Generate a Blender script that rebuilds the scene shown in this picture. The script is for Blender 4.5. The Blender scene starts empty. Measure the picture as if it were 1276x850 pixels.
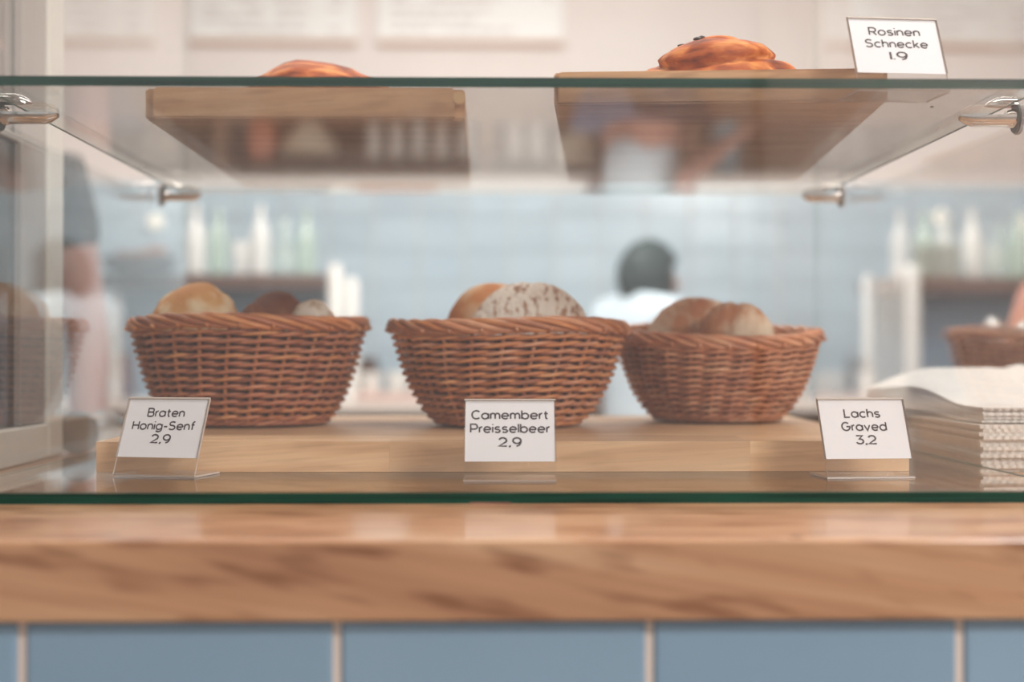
import bpy, bmesh, math, random
from mathutils import Vector, Matrix, noise
PI = math.pi
random.seed(7)
S = bpy.context.scene
COL = S.collection
EYE = 1.2
F = 1772.0
VX, VY = 606.0, 441.0

def P(px, py, D):
    """the point that stands D metres from the lens plane under pixel (px, py)"""
    return Vector(((px - VX) * D / F, D, EYE + (VY - py) * D / F))

# ------------------------------------------------------------------ camera
cam = bpy.data.cameras.new('camera')
cam_o = bpy.data.objects.new('camera', cam)
COL.objects.link(cam_o)
cam.sensor_width = 36
cam.lens = 50
cam_o.location = (0, 0, EYE)
cam_o.rotation_euler = (math.radians(90.52), 0, math.radians(-1.03))
cam.dof.use_dof = True
cam.dof.focus_distance = 1.26
cam.dof.aperture_fstop = 2.6
cam.clip_start = .02
S.camera = cam_o

# ------------------------------------------------------------------ world, lights, exposure
W = bpy.data.worlds.new('world')
S.world = W
W.use_nodes = True
bg = W.node_tree.nodes['Background']
bg.inputs[0].default_value = (1.0, .965, .94, 1)
bg.inputs[1].default_value = .78

def area(name, loc, rot, sx, sy, power, color=(1, .955, .92)):
    l = bpy.data.lights.new(name, 'AREA')
    l.shape = 'RECTANGLE'; l.size = sx; l.size_y = sy; l.energy = power; l.color = color
    o = bpy.data.objects.new(name, l); COL.objects.link(o)
    o.location = loc; o.rotation_euler = rot
    return o
area('added_overhead_light', (.8, .95, 2.9), (0, 0, 0), 1.8, .35, 42)  # unseen overhead area lights, added to brighten the display and back wall
area('added_overhead_light', (1.9, -1.5, 2.9), (math.radians(25), math.radians(15), 0), 1.5, .4, 130)
area('added_overhead_light', (-.3, 2.6, 2.95), (math.radians(10), 0, 0), 3.0, .5, 62)
area('added_overhead_light', (.1, 4.0, 2.95), (math.radians(35), 0, 0), 2.2, .4, 96)
S.view_settings.view_transform = 'Standard'
S.view_settings.look = 'None'
S.view_settings.exposure = -.28
S.view_settings.gamma = 1
S.view_settings.use_curve_mapping = False
try:
    S.cycles.transparent_max_bounces = 32
    S.cycles.max_bounces = 12
    S.cycles.transmission_bounces = 10
except Exception:
    pass

# ------------------------------------------------------------------ materials
def srgb(r, g, b):
    f = lambda c: (c / 255 / 12.92) if c / 255 <= .04045 else ((c / 255 + .055) / 1.055) ** 2.4
    return (f(r), f(g), f(b), 1)

def new_mat(name):
    m = bpy.data.materials.new(name); m.use_nodes = True
    nt = m.node_tree
    return m, nt, nt.nodes['Principled BSDF']

def plain(name, col, rough=.5, metal=0, emit=None, es=0, spec=.5, coat=0):
    m, nt, b = new_mat(name)
    b.inputs['Base Color'].default_value = col
    b.inputs['Roughness'].default_value = rough
    b.inputs['Metallic'].default_value = metal
    b.inputs['Specular IOR Level'].default_value = spec
    b.inputs['Coat Weight'].default_value = coat
    if emit:
        b.inputs['Emission Color'].default_value = emit
        b.inputs['Emission Strength'].default_value = es
    return m

def N(nt, kind, **kw):
    n = nt.nodes.new(kind)
    for k, v in kw.items():
        if k.startswith('i_'):
            n.inputs[k[2:].replace('_', ' ')].default_value = v
        else:
            setattr(n, k, v)
    return n

def ramp(nt, stops):
    r = nt.nodes.new('ShaderNodeValToRGB')
    e = r.color_ramp.elements
    e[0].position, e[0].color = stops[0]
    e[1].position, e[1].color = stops[-1]
    for p, c in stops[1:-1]:
        x = e.new(p); x.color = c
    return r

def mottled(name, stops, scale=(10, 10, 10), detail=5, rough=.6, bump=.1, bscale=None, coords='Object', rand=0, coat=0, bdist=.002, spec=.5):
    """noise-driven colour with a little relief"""
    m, nt, b = new_mat(name)
    L = nt.links.new
    tc = N(nt, 'ShaderNodeTexCoord'); mp = N(nt, 'ShaderNodeMapping')
    mp.inputs['Scale'].default_value = scale
    L(tc.outputs[coords], mp.inputs[0])
    vec = mp.outputs[0]
    if rand:
        oi = N(nt, 'ShaderNodeObjectInfo')
        ad = N(nt, 'ShaderNodeVectorMath', operation='ADD')
        mu = N(nt, 'ShaderNodeMath', operation='MULTIPLY'); mu.inputs[1].default_value = 40
        L(oi.outputs['Random'], mu.inputs[0]); L(mu.outputs[0], ad.inputs[1]); L(vec, ad.inputs[0])
        vec = ad.outputs[0]
    nz = N(nt, 'ShaderNodeTexNoise'); nz.inputs['Scale'].default_value = 1; nz.inputs['Detail'].default_value = detail
    L(vec, nz.inputs['Vector'])
    r = ramp(nt, stops); L(nz.outputs['Fac'], r.inputs[0])
    out = r.outputs[0]
    if rand:
        hs = N(nt, 'ShaderNodeHueSaturation')
        mr = N(nt, 'ShaderNodeMapRange'); mr.inputs['To Min'].default_value = 1 - rand; mr.inputs['To Max'].default_value = 1 + rand
        L(oi.outputs['Random'], mr.inputs['Value']); L(mr.outputs[0], hs.inputs['Value']); L(out, hs.inputs['Color'])
        out = hs.outputs[0]
    L(out, b.inputs['Base Color'])
    b.inputs['Roughness'].default_value = rough
    b.inputs['Coat Weight'].default_value = coat
    b.inputs['Specular IOR Level'].default_value = spec
    if bump:
        bp = N(nt, 'ShaderNodeBump'); bp.inputs['Strength'].default_value = bump; bp.inputs['Distance'].default_value = bdist
        L(nz.outputs['Fac'], bp.inputs['Height']); L(bp.outputs[0], b.inputs['Normal'])
    return m

def wood(name, light, mid, dark, rough=.35, rand=0, coat=.0, flecks=.5, freq=1.0, axis='X', skew=.06):
    """oak: long soft bands, fine pores and short dark flecks along the grain"""
    m, nt, b = new_mat(name)
    L = nt.links.new
    tc = N(nt, 'ShaderNodeTexCoord')
    mp = N(nt, 'ShaderNodeMapping'); mp.inputs['Rotation'].default_value = (0, skew, 0)
    if axis == 'Y': mp.inputs['Rotation'].default_value = (0, 0, PI / 2)
    L(tc.outputs['Object'], mp.inputs[0])
    vec = mp.outputs[0]
    oi = N(nt, 'ShaderNodeObjectInfo')
    ad = N(nt, 'ShaderNodeVectorMath', operation='ADD')
    mu = N(nt, 'ShaderNodeMath', operation='MULTIPLY'); mu.inputs[1].default_value = 17 if rand else 0
    L(oi.outputs['Random'], mu.inputs[0]); L(mu.outputs[0], ad.inputs[1]); L(vec, ad.inputs[0])
    def nz(sc, detail, dist=0):
        mm = N(nt, 'ShaderNodeMapping'); mm.inputs['Scale'].default_value = sc
        L(ad.outputs[0], mm.inputs[0])
        n = N(nt, 'ShaderNodeTexNoise'); n.inputs['Scale'].default_value = 1
        n.inputs['Detail'].default_value = detail; n.inputs['Distortion'].default_value = dist
        L(mm.outputs[0], n.inputs['Vector'])
        return n.outputs['Fac']
    band = nz((2.2 * freq, 34 * freq, 34 * freq), 3, .6)
    fine = nz((9 * freq, 420, 420), 4)
    fleck = nz((13 * freq, 75 * freq, 75 * freq), 2)
    r1 = ramp(nt, [(.3, light), (.52, mid), (.75, dark)]); L(band, r1.inputs[0])
    r2 = ramp(nt, [(.3, (.80, .78, .76, 1)), (.6, (1, 1, 1, 1))]); L(fine, r2.inputs[0])
    m1 = N(nt, 'ShaderNodeMix', data_type='RGBA', blend_type='MULTIPLY'); m1.inputs[0].default_value = .55
    L(r1.outputs[0], m1.inputs[6]); L(r2.outputs[0], m1.inputs[7])
    r3 = ramp(nt, [(.53, (1, 1, 1, 1)), (.66, (.50, .38, .30, 1))]); L(fleck, r3.inputs[0])
    m2 = N(nt, 'ShaderNodeMix', data_type='RGBA', blend_type='MULTIPLY'); m2.inputs[0].default_value = flecks
    L(m1.outputs[2], m2.inputs[6]); L(r3.outputs[0], m2.inputs[7])
    out = m2.outputs[2]
    if rand:
        hs = N(nt, 'ShaderNodeHueSaturation')
        mr = N(nt, 'ShaderNodeMapRange'); mr.inputs['To Min'].default_value = 1 - rand; mr.inputs['To Max'].default_value = 1 + rand
        L(oi.outputs['Random'], mr.inputs['Value']); L(mr.outputs[0], hs.inputs['Value']); L(out, hs.inputs['Color'])
        out = hs.outputs[0]
    L(out, b.inputs['Base Color'])
    b.inputs['Roughness'].default_value = rough
    b.inputs['Coat Weight'].default_value = coat
    b.inputs['Coat Roughness'].default_value = .12
    bp = N(nt, 'ShaderNodeBump'); bp.inputs['Strength'].default_value = .12; bp.inputs['Distance'].default_value = .001
    L(fine, bp.inputs['Height']); L(bp.outputs[0], b.inputs['Normal'])
    return m

def pane_mat(name, tint=(.985, .992, .988, 1), k=.85, rough=0.0, diff=None, dfac=0):
    """thin clear sheet: straight-through transparency plus mirror by Schlick's law (same from both sides)"""
    m = bpy.data.materials.new(name); m.use_nodes = True
    nt = m.node_tree; nt.nodes.clear(); L = nt.links.new
    out = N(nt, 'ShaderNodeOutputMaterial')
    g = N(nt, 'ShaderNodeNewGeometry')
    d = N(nt, 'ShaderNodeVectorMath', operation='DOT_PRODUCT')
    L(g.outputs['Normal'], d.inputs[0]); L(g.outputs['Incoming'], d.inputs[1])
    a = N(nt, 'ShaderNodeMath', operation='ABSOLUTE'); L(d.outputs['Value'], a.inputs[0])
    s = N(nt, 'ShaderNodeMath', operation='SUBTRACT', use_clamp=True); s.inputs[0].default_value = 1; L(a.outputs[0], s.inputs[1])
    p = N(nt, 'ShaderNodeMath', operation='POWER'); p.inputs[1].default_value = 5; L(s.outputs[0], p.inputs[0])
    q = N(nt, 'ShaderNodeMath', operation='MULTIPLY_ADD'); q.inputs[1].default_value = .96 * k; q.inputs[2].default_value = .04; L(p.outputs[0], q.inputs[0])
    t = N(nt, 'ShaderNodeBsdfTransparent'); t.inputs[0].default_value = tint
    gl = N(nt, 'ShaderNodeBsdfGlossy'); gl.inputs['Roughness'].default_value = rough; gl.inputs[0].default_value = (1, 1, 1, 1)
    base = t.outputs[0]
    if diff:
        df = N(nt, 'ShaderNodeBsdfDiffuse'); df.inputs[0].default_value = diff
        m0 = N(nt, 'ShaderNodeMixShader'); m0.inputs[0].default_value = dfac
        L(t.outputs[0], m0.inputs[1]); L(df.outputs[0], m0.inputs[2]); base = m0.outputs[0]
    mx = N(nt, 'ShaderNodeMixShader')
    L(q.outputs[0], mx.inputs[0]); L(base, mx.inputs[1]); L(gl.outputs[0], mx.inputs[2])
    L(mx.outputs[0], out.inputs[0])
    return m

M = {}
M['pane'] = pane_mat('clear_glass')
M['acrylic'] = pane_mat('clear_acrylic', (.97, .965, .96, 1), .8)
M['dark_pane'] = pane_mat('tinted_glass', (.40, .38, .38, 1), .8)
M['tumbler'] = pane_mat('bluish_glassware', (.86, .92, .90, 1), .9, .05, (.80, .86, .84, 1), .25)
M['green_bottle'] = pane_mat('green_glassware', (.82, .90, .85, 1), .9, .05, (.66, .76, .69, 1), .35)
M['milk_glass'] = pane_mat('milky_glassware', (.9, .9, .9, 1), .9, .1, (.9, .9, .88, 1), .6)
M['clear_edge'] = pane_mat('clear_glass_rim', (.80, .84, .82, 1), .5)
M['acrylic_edge'] = plain('polished_acrylic_edge', srgb(196, 184, 176), .3, spec=.5)
M['green_edge'] = mottled('green_glass_edge', [(.35, (.004, .026, .019, 1)), (.55, (.008, .066, .044, 1)), (.75, (.013, .032, .028, 1))],
                          (6, 60, 500), 3, .3, .15, coat=.0, spec=.22)
M['dull_edge'] = mottled('grey_green_glass_edge', [(.4, (.02, .04, .035, 1)), (.7, (.05, .07, .065, 1))], (6, 6, 300), 3, .2, 0)
M['top_oak'] = wood('worktop_oak', srgb(212, 172, 136), srgb(195, 148, 111), srgb(166, 116, 84), .33, coat=.4, flecks=.85, freq=.8, skew=-.17)
M['board_oak'] = wood('board_oak', srgb(232, 198, 160), srgb(221, 182, 142), srgb(200, 158, 118), .42, rand=.07, flecks=.2, freq=1.3)
M['shelf_oak'] = wood('shelf_board_oak', srgb(216, 176, 136), srgb(196, 152, 112), srgb(160, 116, 82), .42, rand=.04, flecks=.45, freq=1.6)
M['wicker'] = mottled('willow', [(.3, srgb(164, 96, 56)), (.5, srgb(206, 134, 84)), (.72, srgb(228, 166, 116))], (22, 22, 22), 4, .42, .12, rand=.10, coat=.15)
M['wicker_b'] = mottled('redder_willow', [(.3, srgb(150, 88, 60)), (.5, srgb(188, 118, 84)), (.72, srgb(208, 144, 108))], (22, 22, 22), 4, .45, .12, rand=.10, coat=.12)
M['wicker_c'] = mottled('pale_willow', [(.3, srgb(160, 96, 68)), (.5, srgb(202, 138, 102)), (.72, srgb(226, 174, 138))], (26, 26, 14), 4, .42, .12, rand=.14, coat=.15)
M['wicker_shade'] = mottled('shaded_willow', [(.3, srgb(84, 52, 36)), (.7, srgb(118, 76, 54))], (22, 22, 22), 4, .7, .1, rand=.1, spec=.2)  # willow darkened: the shade inside the weave is put into the colour
M['wicker_d'] = mottled('dark_willow', [(.3, srgb(90, 62, 52)), (.7, srgb(140, 108, 94))], (22, 22, 22), 4, .6, .1, rand=.1)
M['chrome'] = plain('chrome', (.62, .60, .58, 1), .12, 1)
M['steel'] = plain('brushed_steel', (.42, .41, .40, 1), .42, 1)
M['gasket'] = plain('green_grey_rubber', (.035, .045, .038, 1), .5)
M['white_alu'] = plain('white_coated_metal', srgb(222, 220, 214), .35)
M['grey_alu'] = plain('grey_anodised_metal', srgb(158, 150, 146), .4, .2)
M['card'] = plain('white_card', srgb(224, 222, 226), .6)
M['ink'] = plain('dark_grey_ink', srgb(62, 50, 54), .7)
M['napkin'] = mottled('white_paper', [(.3, srgb(214, 211, 207)), (.7, srgb(230, 227, 223))], (180, 180, 180), 3, .85, .25, bdist=.0006)
M['black'] = plain('black_rubber', (.02, .02, .02, 1), .5)

def bread(name, crust, crumb, flour, fs=(18, 18, 18), lo=.45, hi=.6, bump=.4):
    m, nt, b = new_mat(name); L = nt.links.new
    tc = N(nt, 'ShaderNodeTexCoord')
    def nz(sc, d):
        mp = N(nt, 'ShaderNodeMapping'); mp.inputs['Scale'].default_value = sc; L(tc.outputs['Object'], mp.inputs[0])
        n = N(nt, 'ShaderNodeTexNoise'); n.inputs['Scale'].default_value = 1; n.inputs['Detail'].default_value = d; L(mp.outputs[0], n.inputs['Vector'])
        return n.outputs['Fac']
    a = nz((14, 14, 14), 4); f = nz(fs, 6); g = nz((160, 160, 160), 3)
    r1 = ramp(nt, [(.35, crust), (.65, crumb)]); L(a, r1.inputs[0])
    r2 = ramp(nt, [(lo, (0, 0, 0, 1)), (hi, (1, 1, 1, 1))]); L(f, r2.inputs[0])
    mx = N(nt, 'ShaderNodeMix', data_type='RGBA'); L(r2.outputs[0], mx.inputs[0]); L(r1.outputs[0], mx.inputs[6]); mx.inputs[7].default_value = flour
    L(mx.outputs[2], b.inputs['Base Color']); b.inputs['Roughness'].default_value = .75
    bp = N(nt, 'ShaderNodeBump'); bp.inputs['Strength'].default_value = bump; bp.inputs['Distance'].default_value = .002
    ad = N(nt, 'ShaderNodeMath', operation='ADD'); L(f, ad.inputs[0]); L(g, ad.inputs[1]); L(ad.outputs[0], bp.inputs['Height']); L(bp.outputs[0], b.inputs['Normal'])
    return m
M['bun_gold'] = bread('golden_crust', srgb(208, 142, 84), srgb(226, 184, 128), srgb(236, 214, 180), (26, 26, 26), .48, .62)
M['bun_brown'] = bread('brown_crust', srgb(112, 64, 44), srgb(150, 96, 68), srgb(190, 150, 122), (30, 30, 30), .58, .74)
M['bun_flour'] = bread('floury_crust', srgb(158, 110, 82), srgb(196, 156, 124), srgb(244, 234, 222), (150, 90, 90), .36, .50, 1.0)
M['bun_grey'] = bread('grey_floury_crust', srgb(180, 150, 124), srgb(206, 184, 160), srgb(226, 216, 204), (60, 60, 60), .38, .55)
M['bun_orange'] = bread('orange_crust', srgb(206, 130, 72), srgb(228, 176, 120), srgb(240, 216, 184), (14, 14, 14), .42, .62, .2)
M['bun_farm'] = bread('farmhouse_crust', srgb(168, 106, 72), srgb(198, 140, 100), srgb(222, 202, 178), (44, 18, 18), .42, .66, .5)
M['pastry'] = mottled('glazed_pastry', [(.32, srgb(104, 44, 22)), (.5, srgb(172, 86, 38)), (.68, srgb(222, 150, 84))], (30, 80, 80), 5, .6, .6, coat=0, spec=.2, bdist=.004)
M['raisin'] = plain('raisin', srgb(48, 30, 26), .4)

# ------------------------------------------------------------------ mesh helpers
def link(name, me, mats, parent=None, smooth=False):
    me.name = name
    if not isinstance(mats, (list, tuple)): mats = [mats]
    for m in mats: me.materials.append(m)
    if smooth:
        for p in me.polygons: p.use_smooth = True
    o = bpy.data.objects.new(name, me); COL.objects.link(o)
    if parent: o.parent = parent
    return o

def from_bm(name, bm, mats, parent=None, smooth=False):
    me = bpy.data.meshes.new(name)
    bmesh.ops.recalc_face_normals(bm, faces=bm.faces)
    bm.to_mesh(me); bm.free()
    return link(name, me, mats, parent, smooth)

def empty(name, loc=(0, 0, 0), rz=0):
    o = bpy.data.objects.new(name, None); COL.objects.link(o)
    o.location = loc; o.rotation_euler = (0, 0, rz); o.empty_display_size = .05
    return o

def tag(o, label=None, cat=None, group=None, kind=None):
    if label: o['label'] = label
    if cat: o['category'] = cat
    if group: o['group'] = group
    if kind: o['kind'] = kind
    return o

def box_bm(lo, hi, bevel=0, seg=2, bm=None):
    own = bm is None
    if own: bm = bmesh.new()
    r = bmesh.ops.create_cube(bm, size=1)
    vs = r['verts']
    for v in vs:
        v.co = Vector([lo[i] + (v.co[i] + .5) * (hi[i] - lo[i]) for i in range(3)])
    if bevel:
        es = list({e for v in vs for e in v.link_edges})
        bmesh.ops.bevel(bm, geom=es, offset=bevel, segments=seg, affect='EDGES', profile=.5)
    return bm

def box(name, lo, hi, mat, parent=None, bevel=0, seg=2, origin=True):
    """box between two corners; the mesh origin sits at the middle of its base"""
    lo, hi = Vector(lo), Vector(hi)
    c = Vector(((lo.x + hi.x) / 2, (lo.y + hi.y) / 2, lo.z)) if origin else Vector((0, 0, 0))
    bm = box_bm(lo - c, hi - c, bevel, seg)
    o = from_bm(name, bm, mat, parent, smooth=False)
    o.location = c
    return o

def sheet(name, lo, hi, face_mat, edge_mats, parent=None):
    """glass sheet: the two broad faces clear, the rim faces coloured like a sawn glass edge.
    edge_mats: list of (test(normal)->bool, material)"""
    lo, hi = Vector(lo), Vector(hi)
    c = Vector(((lo.x + hi.x) / 2, (lo.y + hi.y) / 2, lo.z))
    bm = box_bm(lo - c, hi - c)
    bmesh.ops.recalc_face_normals(bm, faces=bm.faces)
    d = hi - lo
    ax = min(range(3), key=lambda i: d[i])
    for f in bm.faces:
        f.normal_update()
        if abs(f.normal[ax]) > .5: f.material_index = 0
        else:
            f.material_index = 1
            for i, (t, m) in enumerate(edge_mats[1:]):
                if t(f.normal): f.material_index = 2 + i
    me = bpy.data.meshes.new(name); bm.to_mesh(me); bm.free()
    o = link(name, me, [face_mat] + [m for t, m in edge_mats], parent)
    o.location = c
    return o

def tube(path, rad, sides=6, closed=False, up=None, me_only=False):
    n = len(path); vs = []; fs = []
    for i, p in enumerate(path):
        a = path[(i - 1) % n] if (closed or i > 0) else p
        b = path[(i + 1) % n] if (closed or i < n - 1) else p
        t = (b - a)
        t = t.normalized() if t.length > 1e-9 else Vector((0, 0, 1))
        u = up(p) if up else Vector((0, 0, 1))
        if abs(u.dot(t)) > .97: u = Vector((1, 0, 0)) if abs(t.x) < .9 else Vector((0, 1, 0))
        u = (u - t * u.dot(t)).normalized(); w = t.cross(u)
        r = rad(i / (n - 1)) if callable(rad) else rad
        for k in range(sides):
            an = 2 * PI * k / sides
            vs.append(p + u * math.cos(an) * r + w * math.sin(an) * r)
    m = n if closed else n - 1
    for i in range(m):
        j = (i + 1) % n
        for k in range(sides):
            l = (k + 1) % sides
            fs.append((i * sides + k, i * sides + l, j * sides + l, j * sides + k))
    if not closed:
        fs.append(tuple(range(sides))[::-1]); fs.append(tuple((n - 1) * sides + k for k in range(sides)))
    return vs, fs

def mesh_of(name, vs, fs, mats, parent=None, smooth=True):
    me = bpy.data.meshes.new(name)
    me.from_pydata([tuple(v) for v in vs], [], fs); me.update()
    return link(name, me, mats, parent, smooth)

def tubes(name, lst, mats, parent=None):
    V = []; Fc = []
    for vs, fs in lst:
        o = len(V); V += vs; Fc += [tuple(i + o for i in f) for f in fs]
    return mesh_of(name, V, Fc, mats, parent)

def lathe(name, prof, mat, parent=None, seg=24, loc=None, axis='Z', cap=True):
    vs = []; fs = []
    n = len(prof)
    for r, z in prof:
        for k in range(seg):
            a = 2 * PI * k / seg
            v = (r * math.cos(a), r * math.sin(a), z)
            if axis == 'X': v = (z, v[0], v[1])
            if axis == 'Y': v = (v[0], z, v[1])
            vs.append(v)
    for i in range(n - 1):
        for k in range(seg):
            l = (k + 1) % seg
            fs.append((i * seg + k, i * seg + l, (i + 1) * seg + l, (i + 1) * seg + k))
    if cap:
        fs.append(tuple(range(seg))[::-1]); fs.append(tuple((n - 1) * seg + k for k in range(seg)))
    o = mesh_of(name, vs, fs, mat, parent)
    o.data.set_sharp_from_angle(angle=math.radians(40))
    if loc is not None: o.location = loc
    return o

def blob(name, size, mat, parent=None, seed=0, amp=.05, freq=3, sub=4, flat=.0, fold=None, loc=None, rot=(0, 0, 0)):
    """a loaf-like body: flattened below, uneven above"""
    bm = bmesh.new(); bmesh.ops.create_icosphere(bm, subdivisions=sub, radius=1)
    off = Vector((seed * 7.3, seed * 3.1, seed * 5.7))
    for v in bm.verts:
        p = v.co.copy()
        k = 1 + amp * noise.fractal(p * freq + off, 1, 2, 3) + amp * .8 * noise.noise(p * 1.3 + off)
        if fold: k += fold(p)
        q = p * k
        if q.z < -flat: q.z = -flat + (q.z + flat) * (.35 if flat > 0 else .01)
        v.co = Vector((q.x * size[0], q.y * size[1], q.z * size[2]))
    o = from_bm(name, bm, mat, parent, True)
    if loc is not None: o.location = loc
    o.rotation_euler = rot
    return o

def structure(o, label=None):
    o['kind'] = 'structure'
    if label: o['label'] = label
    return o

# heights of the display (absolute)
Z_TOP = EYE - .1149          # worktop surface
Z_G0 = Z_TOP                 # underside of the lower glass
Z_G1 = EYE - .1062           # top of the lower glass
Z_S0 = EYE + .2067           # underside of the glass shelf
Z_S1 = EYE + .2145
Z_B = EYE - .0787            # top of the low oak board
WALL = 6.3

# ------------------------------------------------------------------ the room
M['plaster'] = mottled('warm_white_plaster', [(.3, srgb(232, 221, 217)), (.7, srgb(237, 227, 223))], (2, 2, 2), 3, .8, .05)
M['ceil'] = plain('white_ceiling', srgb(232, 226, 220), .9)
M['floor'] = mottled('grey_screed', [(.3, srgb(128, 118, 110)), (.7, srgb(150, 140, 131))], (1.2, 1.2, 1.2), 6, .5, .05)
M['tile_back'] = mottled('pale_blue_glaze', [(.3, srgb(182, 203, 217)), (.7, srgb(192, 211, 224))], (3, 3, 3), 2, .18, .0, rand=.035)
M['tile_front'] = mottled('blue_glaze', [(.3, srgb(136, 166, 190)), (.7, srgb(146, 175, 198))], (3, 3, 3), 2, .16, .0, rand=.03)
M['grout'] = plain('beige_grout', srgb(226, 212, 202), .9)
structure(box('floor', (-3.6, -4.5, -.1), (3.6, WALL + .1, 0), M['floor']))
structure(box('ceiling', (-3.6, -2.5, 3.0), (3.6, WALL + .1, 3.1), M['ceil']))
structure(box('wall_left', (-3.7, -2.5, 0), (-3.6, WALL + .1, 3.0), M['plaster']))
structure(box('wall_right', (3.6, -2.5, 0), (3.7, WALL + .1, 3.0), M['plaster']))
wb = structure(box('wall_back', (-3.6, WALL, 0), (3.6, WALL + .1, 3.0), M['plaster']))
# street side: piers and lintel around the shop windows
for i, (a, b) in enumerate([(-3.6, -3.3), (.9, 1.75), (3.4, 3.6)]):
    structure(box('wall_street', (a, -2.6, 0), (b, -2.4, 2.75), M['plaster']))
structure(box('wall_street', (-3.6, -2.6, 2.75), (3.6, -2.4, 3.0), M['plaster']))
structure(box('wall_street', (-3.3, -2.6, 0), (.9, -2.4, .35), M['plaster']))

# blue tiles on the back wall, each one its own piece
TZ = EYE + .757
grp = box('grout_bed', (-3.0, WALL - .012, .9), (3.2, WALL - .001, TZ), M['grout'], None)
grp.parent = wb; grp.matrix_parent_inverse = wb.matrix_world.inverted()
grp.location = Vector((.1, WALL - .0065, .9)) - wb.location
bmt = box_bm((-.0975, -.006, 0), (.0975, 0, .1475), .0025, 2)
tile_me = bpy.data.meshes.new('tile'); bmesh.ops.recalc_face_normals(bmt, faces=bmt.faces); bmt.to_mesh(tile_me); bmt.free()
tile_me.materials.append(M['tile_back'])
r = 0
z = TZ - .149
while z > .9:
    for c in range(27):
        x = -2.6 + c * .2 
        t = bpy.data.objects.new('tile', tile_me); COL.objects.link(t); t.parent = wb
        t.location = Vector((x, WALL - .0125, z)) - wb.location
    z -= .15; r += 1

# ------------------------------------------------------------------ serving counter
ct = empty('counter', (0, 1.5, 0))
tag(ct, 'serving counter clad in large blue glazed tiles under the oak worktop', 'counter')
box('core', (-3.0, .8968 - 1.5, 0), (3.0, .7, EYE - .1149 - .0507), M['grout'], ct)
bmt = box_bm((-.0957, -.007, 0), (.0957, 0, .193), .003, 3)
ft = bpy.data.meshes.new('tile'); bmesh.ops.recalc_face_normals(bmt, faces=bmt.faces); bmt.to_mesh(ft); bmt.free()
ft.materials.append(M['tile_front'])
zt = EYE - .1149 - .0507 - .1945
for row in range(3):
    for c in range(-5, 6):
        t = bpy.data.objects.new('tile', ft); COL.objects.link(t); t.parent = ct
        xc = (615 - VX) * .895 / F + c * .1965
        t.location = (xc, .9012 - 1.5, zt - row * .198)
wt = box('worktop', (-1.5, .881, EYE - .1149 - .0507), (1.5, 2.25, Z_TOP), M['top_oak'], None, .0022, 2)
tag(wt, 'thick oak worktop with dark grain flecks carrying the glass display case', 'worktop')
kn = blob('knot', (.005, .0022, .0008), plain('dark_knot', srgb(92, 66, 54), .6), wt, 3, .2, sub=2)
kn.location = Vector(((990 - VX) * .895 / F, .888, Z_TOP - .0001)) - wt.location

# ------------------------------------------------------------------ the glass display case
XL, XR = -.420, .463
case = empty('glass_display_case', (0, 1.09, Z_G0))
tag(case, 'glass display case with green-edged panes standing on the oak worktop', 'display case')
def into(o, parent):
    o.location = o.location - parent.location; o.parent = parent; return o
front = [(None, M['clear_edge']), (lambda n: n.y < -.5, M['green_edge'])]
allgreen = [(None, M['green_edge'])]
into(sheet('base_glass', (XL - .006, 1.089, Z_G0 + .0003), (XR + .006, 2.02, Z_G1), M['pane'], front), case)
into(sheet('front_pane', (XL - .006, 1.0935, Z_G1 + .0002), (XR + .006, 1.0985, EYE + .75), M['pane'], allgreen), case)
into(sheet('side_pane', (XL - .006, 1.105, Z_G1 + .0002), (XL, 2.0, EYE + .75), M['pane'], front), case)
into(sheet('side_pane', (XR, 1.105, Z_G1 + .0002), (XR + .006, 2.0, EYE + .75), M['pane'], [(None, M['clear_edge']), (lambda n: n.z < -.5, M['green_edge'])]), case)
into(sheet('back_pane', (XL, 2.001, Z_G1 + .0002), (XR, 2.006, EYE + .75), M['pane'], [(None, M['clear_edge'])]), case)

shelf = sheet('glass_shelf', (XL + .028, 1.101, Z_S0), (XR - .028, 1.85, Z_S1), M['pane'], front)
for sx_ in (-1, 1):
    xe = (XR - .028) if sx_ > 0 else (XL + .028)
    o = box('ground_edge', (xe - .0006, 1.102, Z_S0 - .0002), (xe + .0006, 1.849, Z_S0 + .0008), M['green_edge'])
    o.location -= shelf.location; o.parent = shelf
tag(shelf, 'upper glass shelf with dark green front edge held by chrome clamps', 'shelf')

pad = box('glass_spacer', ((585 - VX) * 1.089 / F, 1.0875, Z_TOP - .0002), ((636 - VX) * 1.089 / F, 1.0888, Z_TOP + .0016), M['wicker_d'])
tag(pad, 'tiny dark spacer pad under the front edge of the lower glass', 'spacer')

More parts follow.
